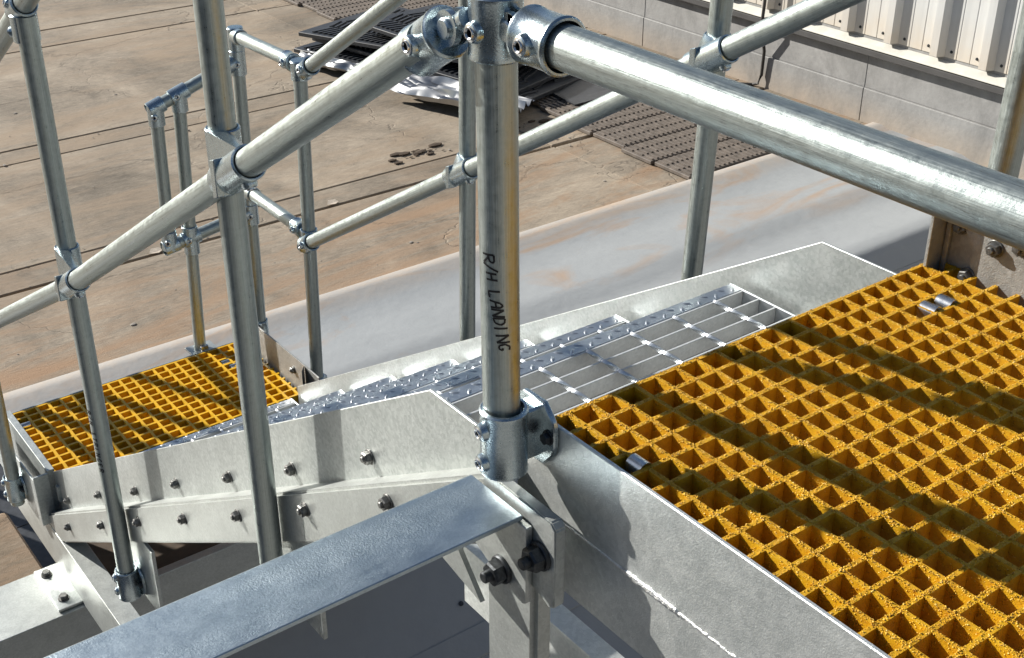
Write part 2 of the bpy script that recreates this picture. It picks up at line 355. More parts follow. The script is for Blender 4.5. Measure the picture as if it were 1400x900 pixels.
# ------------------------------------------------------------------ yard: ground, floor slabs, strip, wall
ZF = -2.3
bm = B(); box(bm, -160, 160, -160, 160, -4.9, -4.45); tag(obj('ground', bm, ASPH, smooth=0), None, None, kind='structure')
bm = B(); box(bm, -60, 9, 4.40, 70, -2.6, -2.375); floor = obj('concrete_floor', bm, BASE, smooth=0); tag(floor, None, None, kind='structure')
rows = [(4.445, 5.500), (5.535, 5.795), (5.808, 7.462), (7.472, 7.728), (7.738, 10.085), (10.1, 10.615), (10.66, 13.2), (13.22, 16.5), (16.53, 22), (22.03, 40)]
for j, (y0, y1) in enumerate(rows):
    xs = [-40, -6.4, -1.9, 4.555, 9.0]
    for i in range(4):
        bm = B(); g = .006
        box(bm, xs[i] + g, xs[i + 1] - g, y0, y1, -2.39, ZF + R.uniform(-.004, .004), .006, 1)
        obj('concrete_slab', bm, CONC, floor, smooth=0)
# painted membrane strip with its lip, soft fold and bank
prof = [(4.47, -2.296), (4.44, -2.278), (4.36, -2.274), (4.31, -2.292), (4.0, -2.297), (3.74, -2.292), (3.66, -2.296), (3.58, -2.318), (3.46, -2.33), (3.2, -2.322), (3.09, -2.318), (3.05, -2.335), (2.6, -2.72), (2.0, -3.23), (1.62, -3.55), (1.6, -3.57), (.4, -4.4), (.2, -4.42), (-.3, -4.46)]
bm = B(); nx = 60; xsn = [-40 + i * (8.8 + 40) / nx for i in range(nx + 1)]; grid = []
for x in xsn:
    grid.append([bm.verts.new((x, y, z + .004 * noise.noise(Vector((x * .8, y * 1.7, 0))))) for y, z in prof])
for i in range(nx):
    for j in range(len(prof) - 1): bm.faces.new([grid[i][j], grid[i + 1][j], grid[i + 1][j + 1], grid[i][j + 1]])
strip = obj('painted_bank', bm, STRIP, smooth=50, fix=False); tag(strip, None, None, kind='structure')
if sum(p.normal.z for p in strip.data.polygons) < 0: strip.data.flip_normals()

BKZ = lambda y: -2.72 + (y - 2.6) * .847
for y in (2.93, 2.262, 1.78):
    bm = B(); c = (-40, 8.7); 
    prism(bm, [(y, BKZ(y) + .001), (y + .10, BKZ(y + .10) + .002), (y + .10, BKZ(y + .10) + .004), (y, BKZ(y) + .011)], lambda p: (c[0], p[0], p[1]), lambda p: (c[1], p[0], p[1])); obj('lap_seam', bm, STRIP, strip, smooth=0)
for x in (-.6, 3.1):
    bm = B(); prism(bm, [(x, 0), (x + .06, 0), (x + .06, .006), (x, .009)], lambda p: (p[0], 3.0, BKZ(3.0) + p[1]), lambda p: (p[0], 1.66, BKZ(1.66) + p[1])); obj('lap_seam', bm, STRIP, strip, smooth=0)
for x, y in ((1.19, 2.2), (.75, 2.5), (.3, 2.2), (1.6, 2.45)):
    lathe_ = B(); lathe(lathe_, (x, y, BKZ(y)), (0, -.646, .763), [(.011, 0), (.011, .006), (0, .007)], 12); obj('fixing_button', lathe_, RUB, strip)
# wall
WX = 6.75
wall = thing('block_wall', 'low grey painted block wall with cream ribbed cladding along the yard edge', 'wall', (WX, 5, ZF))
bm = B(); box(bm, WX + .0035, WX + .3, -14, 40, -2.6, -1.2); obj('wall_core', bm, BLOCK, wall, smooth=0)
jy = [4.57 + 2.42 * k for k in range(-8, 14)]
for k in range(len(jy) - 1):
    for z0, z1, off in ((-2.36, -2.051, .0), (-2.047, -1.775, .0)):
        bm = B(); o = 0 if z1 > -2 else .0
        box(bm, WX - (.012 if z1 < -2 else 0), WX + .02, jy[k] + .0018, jy[k + 1] - .0018, z0, z1, .004)
        obj('wall_block', bm, BLOCK, wall, smooth=0)
bm = B(); py([(WX - .078, -1.733), (WX - .08, -1.728), (WX - .07, -1.72), (WX + .05, -1.668), (WX + .05, -1.74)], -14, 40, bm, .004); obj('wall_sill', bm, SILL, wall, smooth=0)
bm = B(); box(bm, WX - .074, WX + .018, -14, 40, -1.785, -1.7415, .002); obj('flashing', bm, FLASH, wall, smooth=0)
# cladding sheets: pan with two fine creases and a bold trapezoid rib every 0.39 m
pitch = .395; y_rib = 3.545
for s in range(-4, 8):
    ys0 = y_rib + s * pitch * 2; line = []
    for k in range(2):
        y = ys0 + k * pitch
        line += [(y, 0.), (y + .028, -.052), (y + .088, -.052), (y + .1, 0.), (y + .185, 0), (y + .19, .004), (y + .196, 0), (y + .292, 0), (y + .297, .004), (y + .303, 0)]
    line.append((ys0 + 2 * pitch, 0.))
    bm = B(); cols = []
    for y, d in line: cols.append([bm.verts.new((WX + .0 + d - .002, y, z)) for z in (-1.664, 1.5)])
    for a, b in zip(cols[:-1], cols[1:]): bm.faces.new([a[0], b[0], b[1], a[1]])
    sh = obj('cladding_sheet', bm, CLAD, wall, smooth=20)
    for k in range(2):
        for yy in (.14, .345):
            link('fixing_screw', DBOLT_ME, (WX - .0015, ys0 + k * pitch + yy, -1.62), rot_to(MX), sh)
bm = B(); pipe_path(bm, [(WX - .09, 5.54, -1.2), (WX - .09, 5.545, -1.6), (WX - .095, 5.55, -1.78), (WX - .04, 5.545, -2.0), (WX - .035, 5.555, -2.2), (WX - .05, 5.575, -2.27), (WX - .06, 5.62, -2.287), (WX - .16, 5.72, -2.288)], .013, 10)
tag(obj('hanging_cable', bm, CABLE), 'dark cable hanging down the grey block wall', 'cable')

# brown ribbed boards lying along the wall
def grip_board(y0, y1, x0, x1):
    bm = B(); box(bm, x0, x1, y0, y1, ZF + .004, ZF + .03, .003)
    nr = int((x1 - x0) / .045); ny = 3
    for i in range(nr):
        for j in range(ny):
            ya = y0 + (j + .12) * (y1 - y0) / ny; yb = y0 + (j + .88) * (y1 - y0) / ny; xa = x0 + .02 + i * .045
            box(bm, xa, xa + .018, ya, yb, ZF + .029, ZF + .04)
    return bm
yy = 4.46
for k in range(17):
    h = .33 if k % 2 else .36
    x0 = 4.86 + R.uniform(-.03, .06) + (.0 if k < 4 else .1)
    b = obj('grip_board', grip_board(yy, yy + h - .02, x0, 6.45), RIBM, smooth=0)
    tag(b, 'brown ribbed anti slip board lying nearest in its row, by the grey strip' if k == 0 else 'brown ribbed anti slip board laid flat in the row beside the block wall', 'board', 'ribbed boards beside the wall'); yy += h

# stack of black mats with a crumpled silver sheet
def chevron_mat(L, W, t):
    bm = B(); box(bm, -W / 2, W / 2, -L / 2, L / 2, 0, t, .004)
    n = int(L / .055)
    for i in range(n):
        y = -L / 2 + .05 + i * .055
        for c in range(4):
            x0 = -W / 2 + .05 + c * (W - .1) / 4; x1 = x0 + (W - .1) / 4 - .02; s = .05 if c % 2 else -.05
            if y + abs(s) + .03 > L / 2 or y - abs(s) - .01 < -L / 2: continue
            prism(bm, [(0, 0), (0, .02), (1, 0), (1, .02)][:0] or [(x0, y), (x1, y + s), (x1, y + s + .02), (x0, y + .02)], lambda p: (p[0], p[1], t - .001), lambda p: (p[0], p[1], t + .012))
    return bm
mats_ = [((5.0, 7.5, .02), 2.4, 1.2, (.0, .015, .29), 'lowest'), ((5.05, 7.52, .10), 2.2, 1.1, (.02, -.03, .24), 'second'), ((4.95, 7.7, .17), 2.0, 1.0, (-.02, .03, .36), 'third'), ((5.1, 7.35, .24), 1.6, .95, (.04, .02, .2), 'topmost')]
for (x, y, z), L, W, rr, nm in mats_:
    o = obj('rubber_mat', chevron_mat(L, W, .035), RUB, smooth=0); o.location = (x, y, ZF + z + .03); o.rotation_euler = rr
    tag(o, 'black chevron tread rubber mat, %s in the untidy stack on the concrete' % nm, 'mat', 'stacked black mats')
def foil(x, y, L, W, h, rz, label, seed):
    bm = B(); nx, ny = 46, 26; g = []
    for i in range(nx + 1):
        row = []
        for j in range(ny + 1):
            u, v = i / nx - .5, j / ny - .5
            z = h * (.35 + .75 * noise.noise(Vector((u * 1.3 + seed, v * 7.5 + .8 * u, seed)))) + h * .3 * noise.noise(Vector((u * 4, v * 20, seed + 4))) + h * .5
            row.append(bm.verts.new((u * L, v * W + .03 * noise.noise(Vector((u * 6, seed, 2))), max(.004, z))))
        g.append(row)
    for i in range(nx):
        for j in range(ny): bm.faces.new([g[i][j], g[i + 1][j], g[i + 1][j + 1], g[i][j + 1]])
    o = obj('foil_sheet', bm, FOIL, smooth=60); o.location = (x, y, ZF + .01); o.rotation_euler = (0, 0, rz); tag(o, label, 'sheet')
foil(4.47, 6.62, 1.2, .42, .13, -1.28, 'crumpled silver sheet spilling out under the front of the black mats', 3.1)
foil(4.17, 7.95, .8, .22, .08, -1.28, 'smaller crumpled silver sheet at the left end of the mat stack', 8.2)

bm = B(); prism(bm, [(5.15, 6.0), (5.9, 5.95), (6.2, 6.5), (6.15, 7.4), (5.5, 7.3), (5.2, 6.7)], lambda p: (p[0], p[1], ZF + .045 + .03 * math.sin(p[0] * 7 + p[1] * 5)), lambda p: (p[0], p[1], ZF + .055 + .03 * math.sin(p[0] * 7 + p[1] * 5)))
tag(obj('shadow_sheet', bm, RUB, smooth=0), 'black sheet painted as the shadow on the ribbed boards right of the mat stack', 'sheet')  # black sheet added as a painted shadow beside the mats
for nm, x, y, lab in (('paper_scrap', 2.77, 5.55, 'small buff paper scrap lying on the dark floor joint behind the corner post'), ('paper_scrap', 1.57, 5.54, 'small buff paper scrap on the floor joint left of the double rail end')):
    bm = B(); pts = [(-.07, -.02), (-.02, .035), (.06, .03), (.075, -.01), (.02, -.04)]
    prism(bm, pts, lambda p: (x + p[0] * .6, y + p[1] * .8, ZF + .006), lambda p: (x + p[0] * .6, y + p[1] * .8, ZF + .009 + .25 * max(0, p[1])))
    tag(obj(nm, bm, PAPER, smooth=0), lab, 'paper')
bm = B()
for k in range(46):
    cx, cy = (3.72 + R.gauss(0, .12), 5.98 + R.gauss(0, .035)) if k < 32 else (4.55 + R.gauss(0, .1), 6.02 + R.gauss(0, .05))
    s = .004 + .03 * R.random() ** 3; m = Matrix.Translation((cx, cy, ZF + .004)) @ Matrix.Diagonal((s * 1.9, s, s * .35, 1))
    bmesh.ops.create_icosphere(bm, subdivisions=1, radius=1, matrix=m)
tag(obj('dirt', bm, DIRT), 'dark crumbs of dirt scattered on the concrete beyond the handrail', 'dirt', kind='stuff')

bm = B()
for k in range(420):
    cx, cy = R.uniform(-1.5, 6.2), R.uniform(4.5, 10.5) if k % 3 else R.choice((5.52, 5.8, 7.46, 7.73, 10.1)) + R.gauss(0, .03)
    sz = .003 + .011 * R.random() ** 4; mm = Matrix.Translation((cx, cy, ZF + .003)) @ Matrix.Rotation(R.random() * 3, 4, 'Z') @ Matrix.Diagonal((sz * 1.4, sz, sz * .6, 1))
    bmesh.ops.create_icosphere(bm, subdivisions=1, radius=1, matrix=mm)
tag(obj('stone_chips', bm, GROUND), 'small stone chips and crumbs strewn over the concrete yard', 'gravel', kind='stuff')
bm = B(); px([(2.45, -3.0), (3.36, -3.0), (3.36, -2.19), (3.32, -2.15), (2.45, -2.15)], -3.0, .02, bm, .01)
tag(obj('concrete_plinth', bm, PLINTH, smooth=0), 'weathered brown concrete plinth left of the stair foot', 'plinth')
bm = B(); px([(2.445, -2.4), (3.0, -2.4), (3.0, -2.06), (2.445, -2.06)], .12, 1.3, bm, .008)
tag(obj('shade_block', bm, SHADE_BR, smooth=0), 'dark brown block painted as shade on the ground below the stair foot', 'shade block')  # dark block added as painted shade behind the floor beam
bm = B(); box(bm, -.9, 1.2, 3.38, 4.1, ZF - .002, ZF + .012, .003); box(bm, .024, .118, 2.45, 3.379, ZF - .06, ZF + .012, .003)
tag(obj('shade_strip', bm, RUB, smooth=0), 'black strip painted as shade on the ground between the brown plinth and the stair foot', 'shade strip')  # black strip put in as painted shade beside the plinth
def shed(poly, along_x, a0, a1, label):  # out of view, added only to darken what the metal reflects
    t = thing('added_shed', label, 'added shed', (poly[0][0] if not along_x else a0, a0 if not along_x else poly[0][0], -4.44))
    top = sorted(poly, key=lambda p: p[1])[-1]
    f = (lambda q: (lambda p: (q, p[0], p[1]))) if along_x else (lambda q: (lambda p: (p[0], q, p[1])))
    bm = B(); prism(bm, poly, f(a0), f(a1)); obj('wall', bm, ADDED_SHED, t, smooth=0)  # wall of the added unseen shed
    eaves = [p for p in poly if -4 < p[1] < top[1]]; lo, hi = min(eaves), max(eaves)
    for e in (lo, hi):
        s_ = -1 if e is lo else 1; e2 = (e[0] + s_ * .4, e[1] - .1); q = [e2, top, (top[0], top[1] + .12), (e2[0], e2[1] + .12)]
        bm = B(); prism(bm, q, f(a0 - .3), f(a1 + .3)); obj('roof', bm, FLASH, t, smooth=0)
shed([(-22, -4.44), (-12, -4.44), (-12, 2.8), (-17, 4.2), (-22, 2.8)], False, -22, 5, 'long grey brown shed added unseen left of the viewer to darken reflections')
shed([(-24, -4.44), (-13, -4.44), (-13, 3.2), (-18.5, 4.8), (-24, 3.2)], True, -11, 16, 'long grey brown shed added unseen behind the viewer to darken reflections')

# ------------------------------------------------------------------ moulded gratings
def grating(x_bars, y_bars, xlo, xhi, ylo, yhi, w, depth, zt, jit=0.):
    def cuts(bars, lo, hi):
        c = [lo]; solid = []
        for b in sorted(bars):
            a0, a1 = max(lo, b - w / 2), min(hi, b + w / 2)
            if a0 > c[-1] + 1e-5: c.append(a0); solid.append(False)
            c.append(a1); solid.append(True)
        if hi > c[-1] + 1e-5: c.append(hi); solid.append(False)
        return c, solid
    cx, sx = cuts(x_bars, xlo, xhi); cy, sy = cuts(y_bars, ylo, yhi); bm = B(); V = {}
    zb = zt - depth; tp = w * .14
    def off(c, s, i):
        # the bars taper a little towards their foot
        a = s[i - 1] if i > 0 else None; b = s[i] if i < len(s) else None
        return -tp if (a and not b) else (tp if (b and not a) else 0)
    def v(i, j, t):
        k = (i, j, t)
        if k not in V:
            q = 0 if t else 1
            V[k] = bm.verts.new((cx[i] + q * off(cx, sx, i), cy[j] + q * off(cy, sy, j), (zt if t else zb) + (R.uniform(-jit, jit) if t else 0)))
        return V[k]
    NX, NY = len(sx), len(sy)
    S = lambda i, j: 0 <= i < NX and 0 <= j < NY and (sx[i] or sy[j])
    for i in range(NX):
        for j in range(NY):
            if not S(i, j): continue
            bm.faces.new([v(i, j, 1), v(i + 1, j, 1), v(i + 1, j + 1, 1), v(i, j + 1, 1)])
            bm.faces.new([v(i, j, 0), v(i, j + 1, 0), v(i + 1, j + 1, 0), v(i + 1, j, 0)])
            if not S(i - 1, j): bm.faces.new([v(i, j, 0), v(i, j, 1), v(i, j + 1, 1), v(i, j + 1, 0)])
            if not S(i + 1, j): bm.faces.new([v(i + 1, j, 1), v(i + 1, j, 0), v(i + 1, j + 1, 0), v(i + 1, j + 1, 1)])
            if not S(i, j - 1): bm.faces.new([v(i, j, 1), v(i, j, 0), v(i + 1, j, 0), v(i + 1, j, 1)])
            if not S(i, j + 1): bm.faces.new([v(i, j + 1, 0), v(i, j + 1, 1), v(i + 1, j + 1, 1), v(i + 1, j + 1, 0)])
    return bm
def grit(xb, yb, xlo, xhi, ylo, yhi, w, zt, pitch_):
    rng = np.random.default_rng(5); P = []
    def bar(n, fx):
        return rng.uniform(0, 1, (n, fx))
    for b in xb:                                   # bars along y
        n = int((yhi - ylo) / .0009); t = rng.uniform(ylo, yhi, n)
        P.append(np.c_[b + rng.uniform(-.5, .5, n) * w, t, zt + rng.uniform(-.0003, .0006, n)])
        n2 = int((yhi - ylo) / .0011); t = rng.uniform(ylo, yhi, n2); dz = rng.uniform(0, 1, n2) ** 1.4 * .019
        P.append(np.c_[b - w / 2 + .0002 + 0 * t, t, zt - dz])
    for b in yb:
        n = int((xhi - xlo) / .0009); t = rng.uniform(xlo, xhi, n)
        P.append(np.c_[t, b + rng.uniform(-.5, .5, n) * w, zt + rng.uniform(-.0003, .0006, n)])
        n2 = int((xhi - xlo) / .004); t = rng.uniform(xlo, xhi, n2); dz = rng.uniform(0, 1, n2) ** 2 * .009
        P.append(np.c_[t, b - w / 2 + .0002 + 0 * t, zt - dz])
    P = np.concatenate(P); n = len(P); r = rng.uniform(.0006, .0015, n)
    d = rng.normal(0, 1, (n, 5, 3)) * .28
    base = np.array([[1, 0, -.2], [-.5, .87, -.2], [-.5, -.87, -.2], [0, 0, .95], [0, 0, -.8]])
    Vv = (P[:, None, :] + (base[None] + d) * r[:, None, None]).reshape(-1, 3)
    f = np.array([[0, 1, 3], [1, 2, 3], [2, 0, 3], [1, 0, 4], [2, 1, 4], [0, 2, 4]])
    F = (f[None] + (np.arange(n) * 5)[:, None, None]).reshape(-1, 3)
    me = bpy.data.meshes.new('grit'); me.vertices.add(len(Vv)); me.vertices.foreach_set('co', Vv.ravel())
    me.loops.add(F.size); me.loops.foreach_set('vertex_index', F.ravel().astype(np.int32))
    me.polygons.add(len(F)); me.polygons.foreach_set('loop_start', np.arange(0, F.size, 3, dtype=np.int32))
    me.update(calc_edges=True); me.validate()
    return me

# ------------------------------------------------------------------ upper platform
up = thing('upper_platform', 'upper landing of gritty yellow grating inside a galvanised steel edge', 'platform', (.45, -.5, -.26))
PG = .0398; XLO, YHI = .0735, -.0300
xb = [.0631 + PG * k for k in range(1, 22)]; yb = [-.0333 - PG * j for j in range(0, 27)]
XHI, YLO = .8985, -1.10
g1 = obj('grating_panel', grating(xb, yb, XLO, XHI, YLO, YHI, .0068, .038, 0, .0003), YEL, up, smooth=0)
gr = finish('grit', grit(xb, yb, XLO, XHI, YLO, YHI, .0068, 0, PG), GRIT, (0, 0, 0), g1, 0); gr['kind'] = 'stuff'
def saddle_clip(parent, x, y, z, alongx, w=.012, n=1, name='grating_clip'):
    bm = B(); a = []; K = 10; r = .0125
    for i in range(K + 1):
        t = math.pi * i / K; a.append((r * math.cos(t), r * math.sin(t)))
    a2 = [(q * .86, s * .86) for q, s in a]
    poly = [(r, -.012)] + a + [(-r, -.012), (-r * .86, -.012)] + a2[::-1] + [(r * .86, -.012)]
    if alongx: prism(bm, poly, lambda p: (x - w, y + p[0], z + p[1] - .006), lambda p: (x + w, y + p[0], z + p[1] - .006))
    else: prism(bm, poly, lambda p: (x + p[0], y - w, z + p[1] - .006), lambda p: (x + p[0], y + w, z + p[1] - .006))
    obj(name, bm, STEEL, parent)
xm = .0631 + PG * 17.5; ym = -.0333 - PG * 2.5
saddle_clip(up, xm - .012, ym - .002, -.001, False, .014); saddle_clip(up, xm + .026, ym - .004, 0, False, .014)
saddle_clip(up, .1035, -.176, -.002, False, .013)
bm = B(); box(bm, .066, .0725, -1.4, .030, -.141, .0045, .0012); sp_ = obj('side_plate', bm, SIDE, up)
bm = B(); px([(0, 0)], 0, 0) if False else None
bm = B(); py([(.0685, -.262), (.0685, -.144), (.130, -.144), (.130, -.152), (.0755, -.152), (.0755, -.254), (.130, -.254), (.130, -.262)], -1.4, .0, bm, .0015); obj('edge_channel', bm, SIDE, up)
bm = B(); box(bm, .0735, .128, -1.3, -.05, -.0475, -.0405, .001); box(bm, .0735, .0795, -1.3, -.02, -.13, -.0476); obj('bearer_angle', bm, PLATE, up)
# weld along the joint, in uneven runs
bm = B(); y = -1.35; rings = []
while y < -.02:                                # one uneven run, fatter where it was patched
    fat = (1.7 if -.30 < y < -.20 or -.62 < y < -.5 else .85) * R.uniform(.75, 1.25); z = -.1425 + R.uniform(-.0008, .0008)
    rings.append([bm.verts.new((.0662 + .0022 * fat * math.cos(t * math.pi / 4), y, z + .0028 * fat * math.sin(t * math.pi / 4))) for t in range(8)]); y += .0042
for r0, r1_ in zip(rings[:-1], rings[1:]):
    for h in range(8): bm.faces.new([r0[h], r0[(h + 1) % 8], r1_[(h + 1) % 8], r1_[h]])
obj('weld_bead', bm, WELD, up)
# front bearer below the grating edge and far kick plate
bm = B(); px([(-.034, -.10), (-.034, -.0405), (-.09, -.0405), (-.09, -.048), (-.042, -.048), (-.042, -.10)], .075, .9, bm, .001); obj('front_bearer', bm, PLATE, up)
bm = B(); box(bm, .9005, .9065, -1.2, -.036, -.16, .115, .001); tk = obj('toe_plate', bm, TOE, up)
bm = B(); box(bm, .858, .8995, -.0425, -.036, -.06, .115, .001); box(bm, .893, .8998, -.0435, -.0535, -.05, .115, .003, 2); obj('toe_plate_return', bm, TOE, tk)
bm = B(); prism(bm, [(-.10, -.06), (-.10, .045), (-.075, .075), (-.06, .115), (-.36, .115), (-.36, -.06)], lambda p: (.8940, p[0], p[1]), lambda p: (.9003, p[0], p[1]), .001); obj('splice_plate', bm, TOE, tk)
for p in ((.9005, -.068, .073), (.8938, -.138, .06), (.8938, -.182, .078), (.8938, -.098, -.004), (.8938, -.24, .03)): bolt(tk, p)
bm = B(); py([(.9075, -.262), (.9075, -.06), (.97, -.06), (.97, -.07), (.915, -.07), (.915, -.262)], -1.3, .0, bm, .001); obj('edge_channel', bm, CHAN, up)
bm = B(); box(bm, .1305, .9065, -1.3, -1.24, -.2, -.05); obj('cross_bearer', bm, PLATE, up)

ZL = -1.603
# ------------------------------------------------------------------ stair flight
st = thing('steel_staircase', 'galvanised steel stair flight with open bar treads between the two yellow landings', 'staircase', (.5, 1.4, -1.65))
M_ = .635
def kick(x0, x1, yb0, ylow, yupcut):
    top = lambda y: -.095 - .6293 * (y - .257); bot = lambda y: -.180 - .635 * (y - .138)
    return px([(.257, -.095), (ylow, top(ylow)), (ylow, bot(ylow)), (yupcut, bot(yupcut)), (yupcut, -.095)], x0, x1, None, .001)
kn = obj('kick_plate', kick(.0705, .0765, 0, 2.66, .045), PLATE, st)
kf = obj('kick_plate', kick(.964, .970, 0, 2.56, .045), PLATE, st)
kf['label'] = 'far kick plate behind the treads'
def channel(x_web, x_toe, y0, y1):
    s = 1 if x_toe > x_web else -1; zt = lambda y: -.142 - .633 * (y - .092); d = .125; t = .0075; f = .0085
    prof = [(0, 0), (1, 0), (1, -f * 1.18), (t / abs(x_toe - x_web), -f * 1.5), (t / abs(x_toe - x_web), -d + f * 1.5), (1, -d + f * 1.18), (1, -d), (0, -d)]
    bm = B()
    A = lambda y: (lambda p: (x_web + p[0] * (x_toe - x_web), y, zt(y) + p[1]))
    prism(bm, prof, A(y0), A(y1))
    es = [e for e in bm.edges if abs((e.verts[0].co - e.verts[1].co).x) < 1e-6 and abs(e.verts[0].co.y - e.verts[1].co.y) > .5 and abs(e.verts[0].co.x - x_web) < 1e-6]
    bmesh.ops.bevel(bm, geom=es, offset=.006, segments=4, affect='EDGES')
    return bm
sn = obj('stringer', channel(.025, .092, .02, 2.72), CHAN, st); sf = obj('stringer', channel(1.009, .942, .02, 2.72), CHAN, st)
# runs of weld between kick plate and stringer ledge
for yc, ln in ((.20, .05), (.345, .012), (.5, .07), (.62, .012), (.84, .05), (1.03, .014), (1.22, .06), (1.45, .016), (1.62, .05), (1.9, .05), (2.2, .05), (2.45, .04)):
    y = yc - ln / 2; bm = B(); pts = []
    while y < yc + ln / 2 + .004: pts.append((.069, y, -.176 - .635 * (y - .138) + R.uniform(-.001, .001))); y += .0045
    pipe_path(bm, pts, .0036, 8); obj('weld_bead', bm, WELD, st)
for (y, z) in ((.454, -.327), (.766, -.528), (1.094, -.735), (1.442, -.953), (1.781, -1.174), (2.148, -1.402), (2.527, -1.648)): bolt(kn, (.0703, y, z))
for (y, z) in ((.322, -.324), (.63, -.524), (.959, -.738), (1.298, -.954), (1.655, -1.182), (2.012, -1.412), (2.403, -1.662)): bolt(sn, (.0248, y, z))
def lens(bm, c, a, b, h, ang, K=8):
    ca, sa = math.cos(ang), math.sin(ang); ring = []; mid = []
    for i in range(K):
        t = 2 * math.pi * i / K; q = (a * math.cos(t), b * math.sin(t))
        ring.append(bm.verts.new((c[0] + q[0] * ca - q[1] * sa, c[1] + q[0] * sa + q[1] * ca, c[2])))
        q = (q[0] * .6, q[1] * .55); mid.append(bm.verts.new((c[0] + q[0] * ca - q[1] * sa, c[1] + q[0] * sa + q[1] * ca, c[2] + h * .8)))
    top = bm.verts.new((c[0], c[1], c[2] + h))
    for i in range(K):
        j = (i + 1) % K; bm.faces.new([ring[i], ring[j], mid[j], mid[i]]); bm.faces.new([mid[i], mid[j], top])
X0, X1 = .0925, .9415
def mesh_of(name, bm, m, smooth=None):
    bmesh.ops.recalc_face_normals(bm, faces=bm.faces); me = bpy.data.meshes.new(name); bm.to_mesh(me); bm.free(); me.materials.append(m); return me
b = B(); box(b, 0, X1 - X0, -.0024, .0024, -.034, -.001, .0006); BAR_ME = mesh_of('bearing_bar', b, BAR)
b = B(); rings = []; Lr = .176 - .034                      # twisted square cross rod
for q in range(27):
    an = q / 26 * Lr / .046 * math.pi / 2
    rings.append([b.verts.new((.0056 * math.cos(an + h * math.pi / 2), Lr * q / 26, -.002 + .0046 * math.sin(an + h * math.pi / 2))) for h in range(4)])
for r0, r1_ in zip(rings[:-1], rings[1:]):
    for h in range(4): b.faces.new([r0[h], r0[(h + 1) % 4], r1_[(h + 1) % 4], r1_[h]])
b.faces.new(rings[0]); b.faces.new(rings[-1][::-1]); ROD_ME = mesh_of('cross_rod', b, TREAD)
for k in range(7):
    zt = -.2595 - .2215 * k; yf = .460 + .3455 * k; nd = .034
    if k == 6: zt = ZL + .004; yf = 2.582
    bk = yf - .176
    t = B(); box(t, X0, X1, yf - nd, yf, zt - .003, zt, .0008); box(t, X0, X1, yf - .0045, yf - .0005, zt - .034, zt - .003, .0006)
    t_nose = t
    i = 0; x = X0 + .012
    while x < X1 - .01:
        lens(t_nose, (x, yf - .011 - (.012 if i % 2 else 0), zt - .0002), .0105, .0038, .0022, (.9 if i % 2 else -.75)); x += .0235; i += 1
    nose = t_nose
    ys = (yf - nd - .003, yf - .082, yf - .127, bk + .003)
    tb = B(); box(tb, X0, X1, ys[0] - .0024, ys[0] + .0024, zt - .034, zt - .001, .0006); tr = obj('tread', tb, BAR, st)
    for y_ in ys[1:]: link('bearing_bar', BAR_ME, (X0, y_, zt), (0, 0, 0), tr)
    x = X0 + .105
    while x < X1 - .03: link('cross_rod', ROD_ME, (x, bk, zt), (0, 0, 0), tr); x += .111
    obj('nosing', nose, TREAD, tr)
    for xe in (X0 - .0055, X1 + .0005):
        e = B(); px([(bk - .002, zt - .075), (bk - .002, zt + .0005), (yf - .0005, zt + .0005), (yf - .0005, zt - .04), (yf - .02, zt - .075)], xe, xe + .005, e, .0006); obj('end_plate', e, TREAD, tr)
def bracket_plate(y0, y1, z0, z1):
    b = B(); box(b, .0335, .0435, y0, y1, z0, z1, .0012); return obj('post_bracket', b, PLATE, sn)
bracket_plate(1.625, 1.80, -1.505, -1.255 - .02); bracket_plate(.622, .80, -.848, -.62)
for q in ((.60, .78, -.66, -.46), (1.5, 1.68, -1.2, -1.02)):
    b = B(); box(b, 1.0095, 1.03, *q); obj('post_bracket', b, PLATE, sf)

# ------------------------------------------------------------------ lower platform
ZL = -1.603
lp = thing('lower_platform', 'lower landing of smooth yellow grating at the foot of the stair', 'platform', (.5, 2.85, -2.0))
pl = .0457; xb2 = [.066 + .0 + pl * k + .004 for k in range(0, 21)]; yb2 = [3.101 - pl * j for j in range(0, 12)]
g2 = obj('grating_panel', grating(xb2, yb2,   .078, .9995, 2.585, 3.105, .0095, .038, ZL), YEL2, lp, smooth=0)
saddle_clip(lp, .093, 3.012, ZL - .004, True, .016); saddle_clip(lp, .872, 2.99, ZL - .004, True, .015); saddle_clip(lp, .885, 2.944, ZL - .004, True, .015)
b = B(); box(b, .052, .0765, 2.665, 3.13, ZL - .2, ZL + .003, .001); obj('side_plate', b, PLATE, lp)
b = B(); box(b, .0, .0505, 2.652, 2.660, ZL - .2, ZL + .001, .001); box(b, .0, .006, 2.661, 3.13, ZL - .2, ZL - .012, .001); obj('side_frame', b, PLATE, lp)
b = B(); box(b, .0262, .088, 2.7205, 2.78, -1.84, -1.70); obj('stringer_shoe', b, CHAN, lp)
b = B(); box(b, .0605, 1.0, 3.107, 3.113, ZL - .15, ZL + .0008, .001); obj('edge_plate', b, PLATE, lp)
b = B(); box(b, .0605, 1.0, 2.61, 2.63, ZL - .1, ZL - .039); obj('front_bearer', b, PLATE, lp)
b = B(); px([(2.60, ZL - .12), (3.105, ZL - .12), (3.105, ZL + .13), (2.575, ZL + .13), (2.46, ZL + .13), (2.46, ZL + .06)], 1.004, 1.010, b, .001); tp2 = obj('toe_plate', b, TOE, lp)
bolt(tp2, (1.0037, 2.66, ZL + .07))
b = B(); prism(b, [(.0, 0), (.006, 0), (.006, .06), (0, .1)], lambda p: (1.003 - p[0], 2.57, ZL + .03 + p[1]), lambda p: (.972 - p[0] * 0, 2.53, ZL + .045 + p[1] * .9)); obj('toe_plate_wrap', b, TOE, tp2)
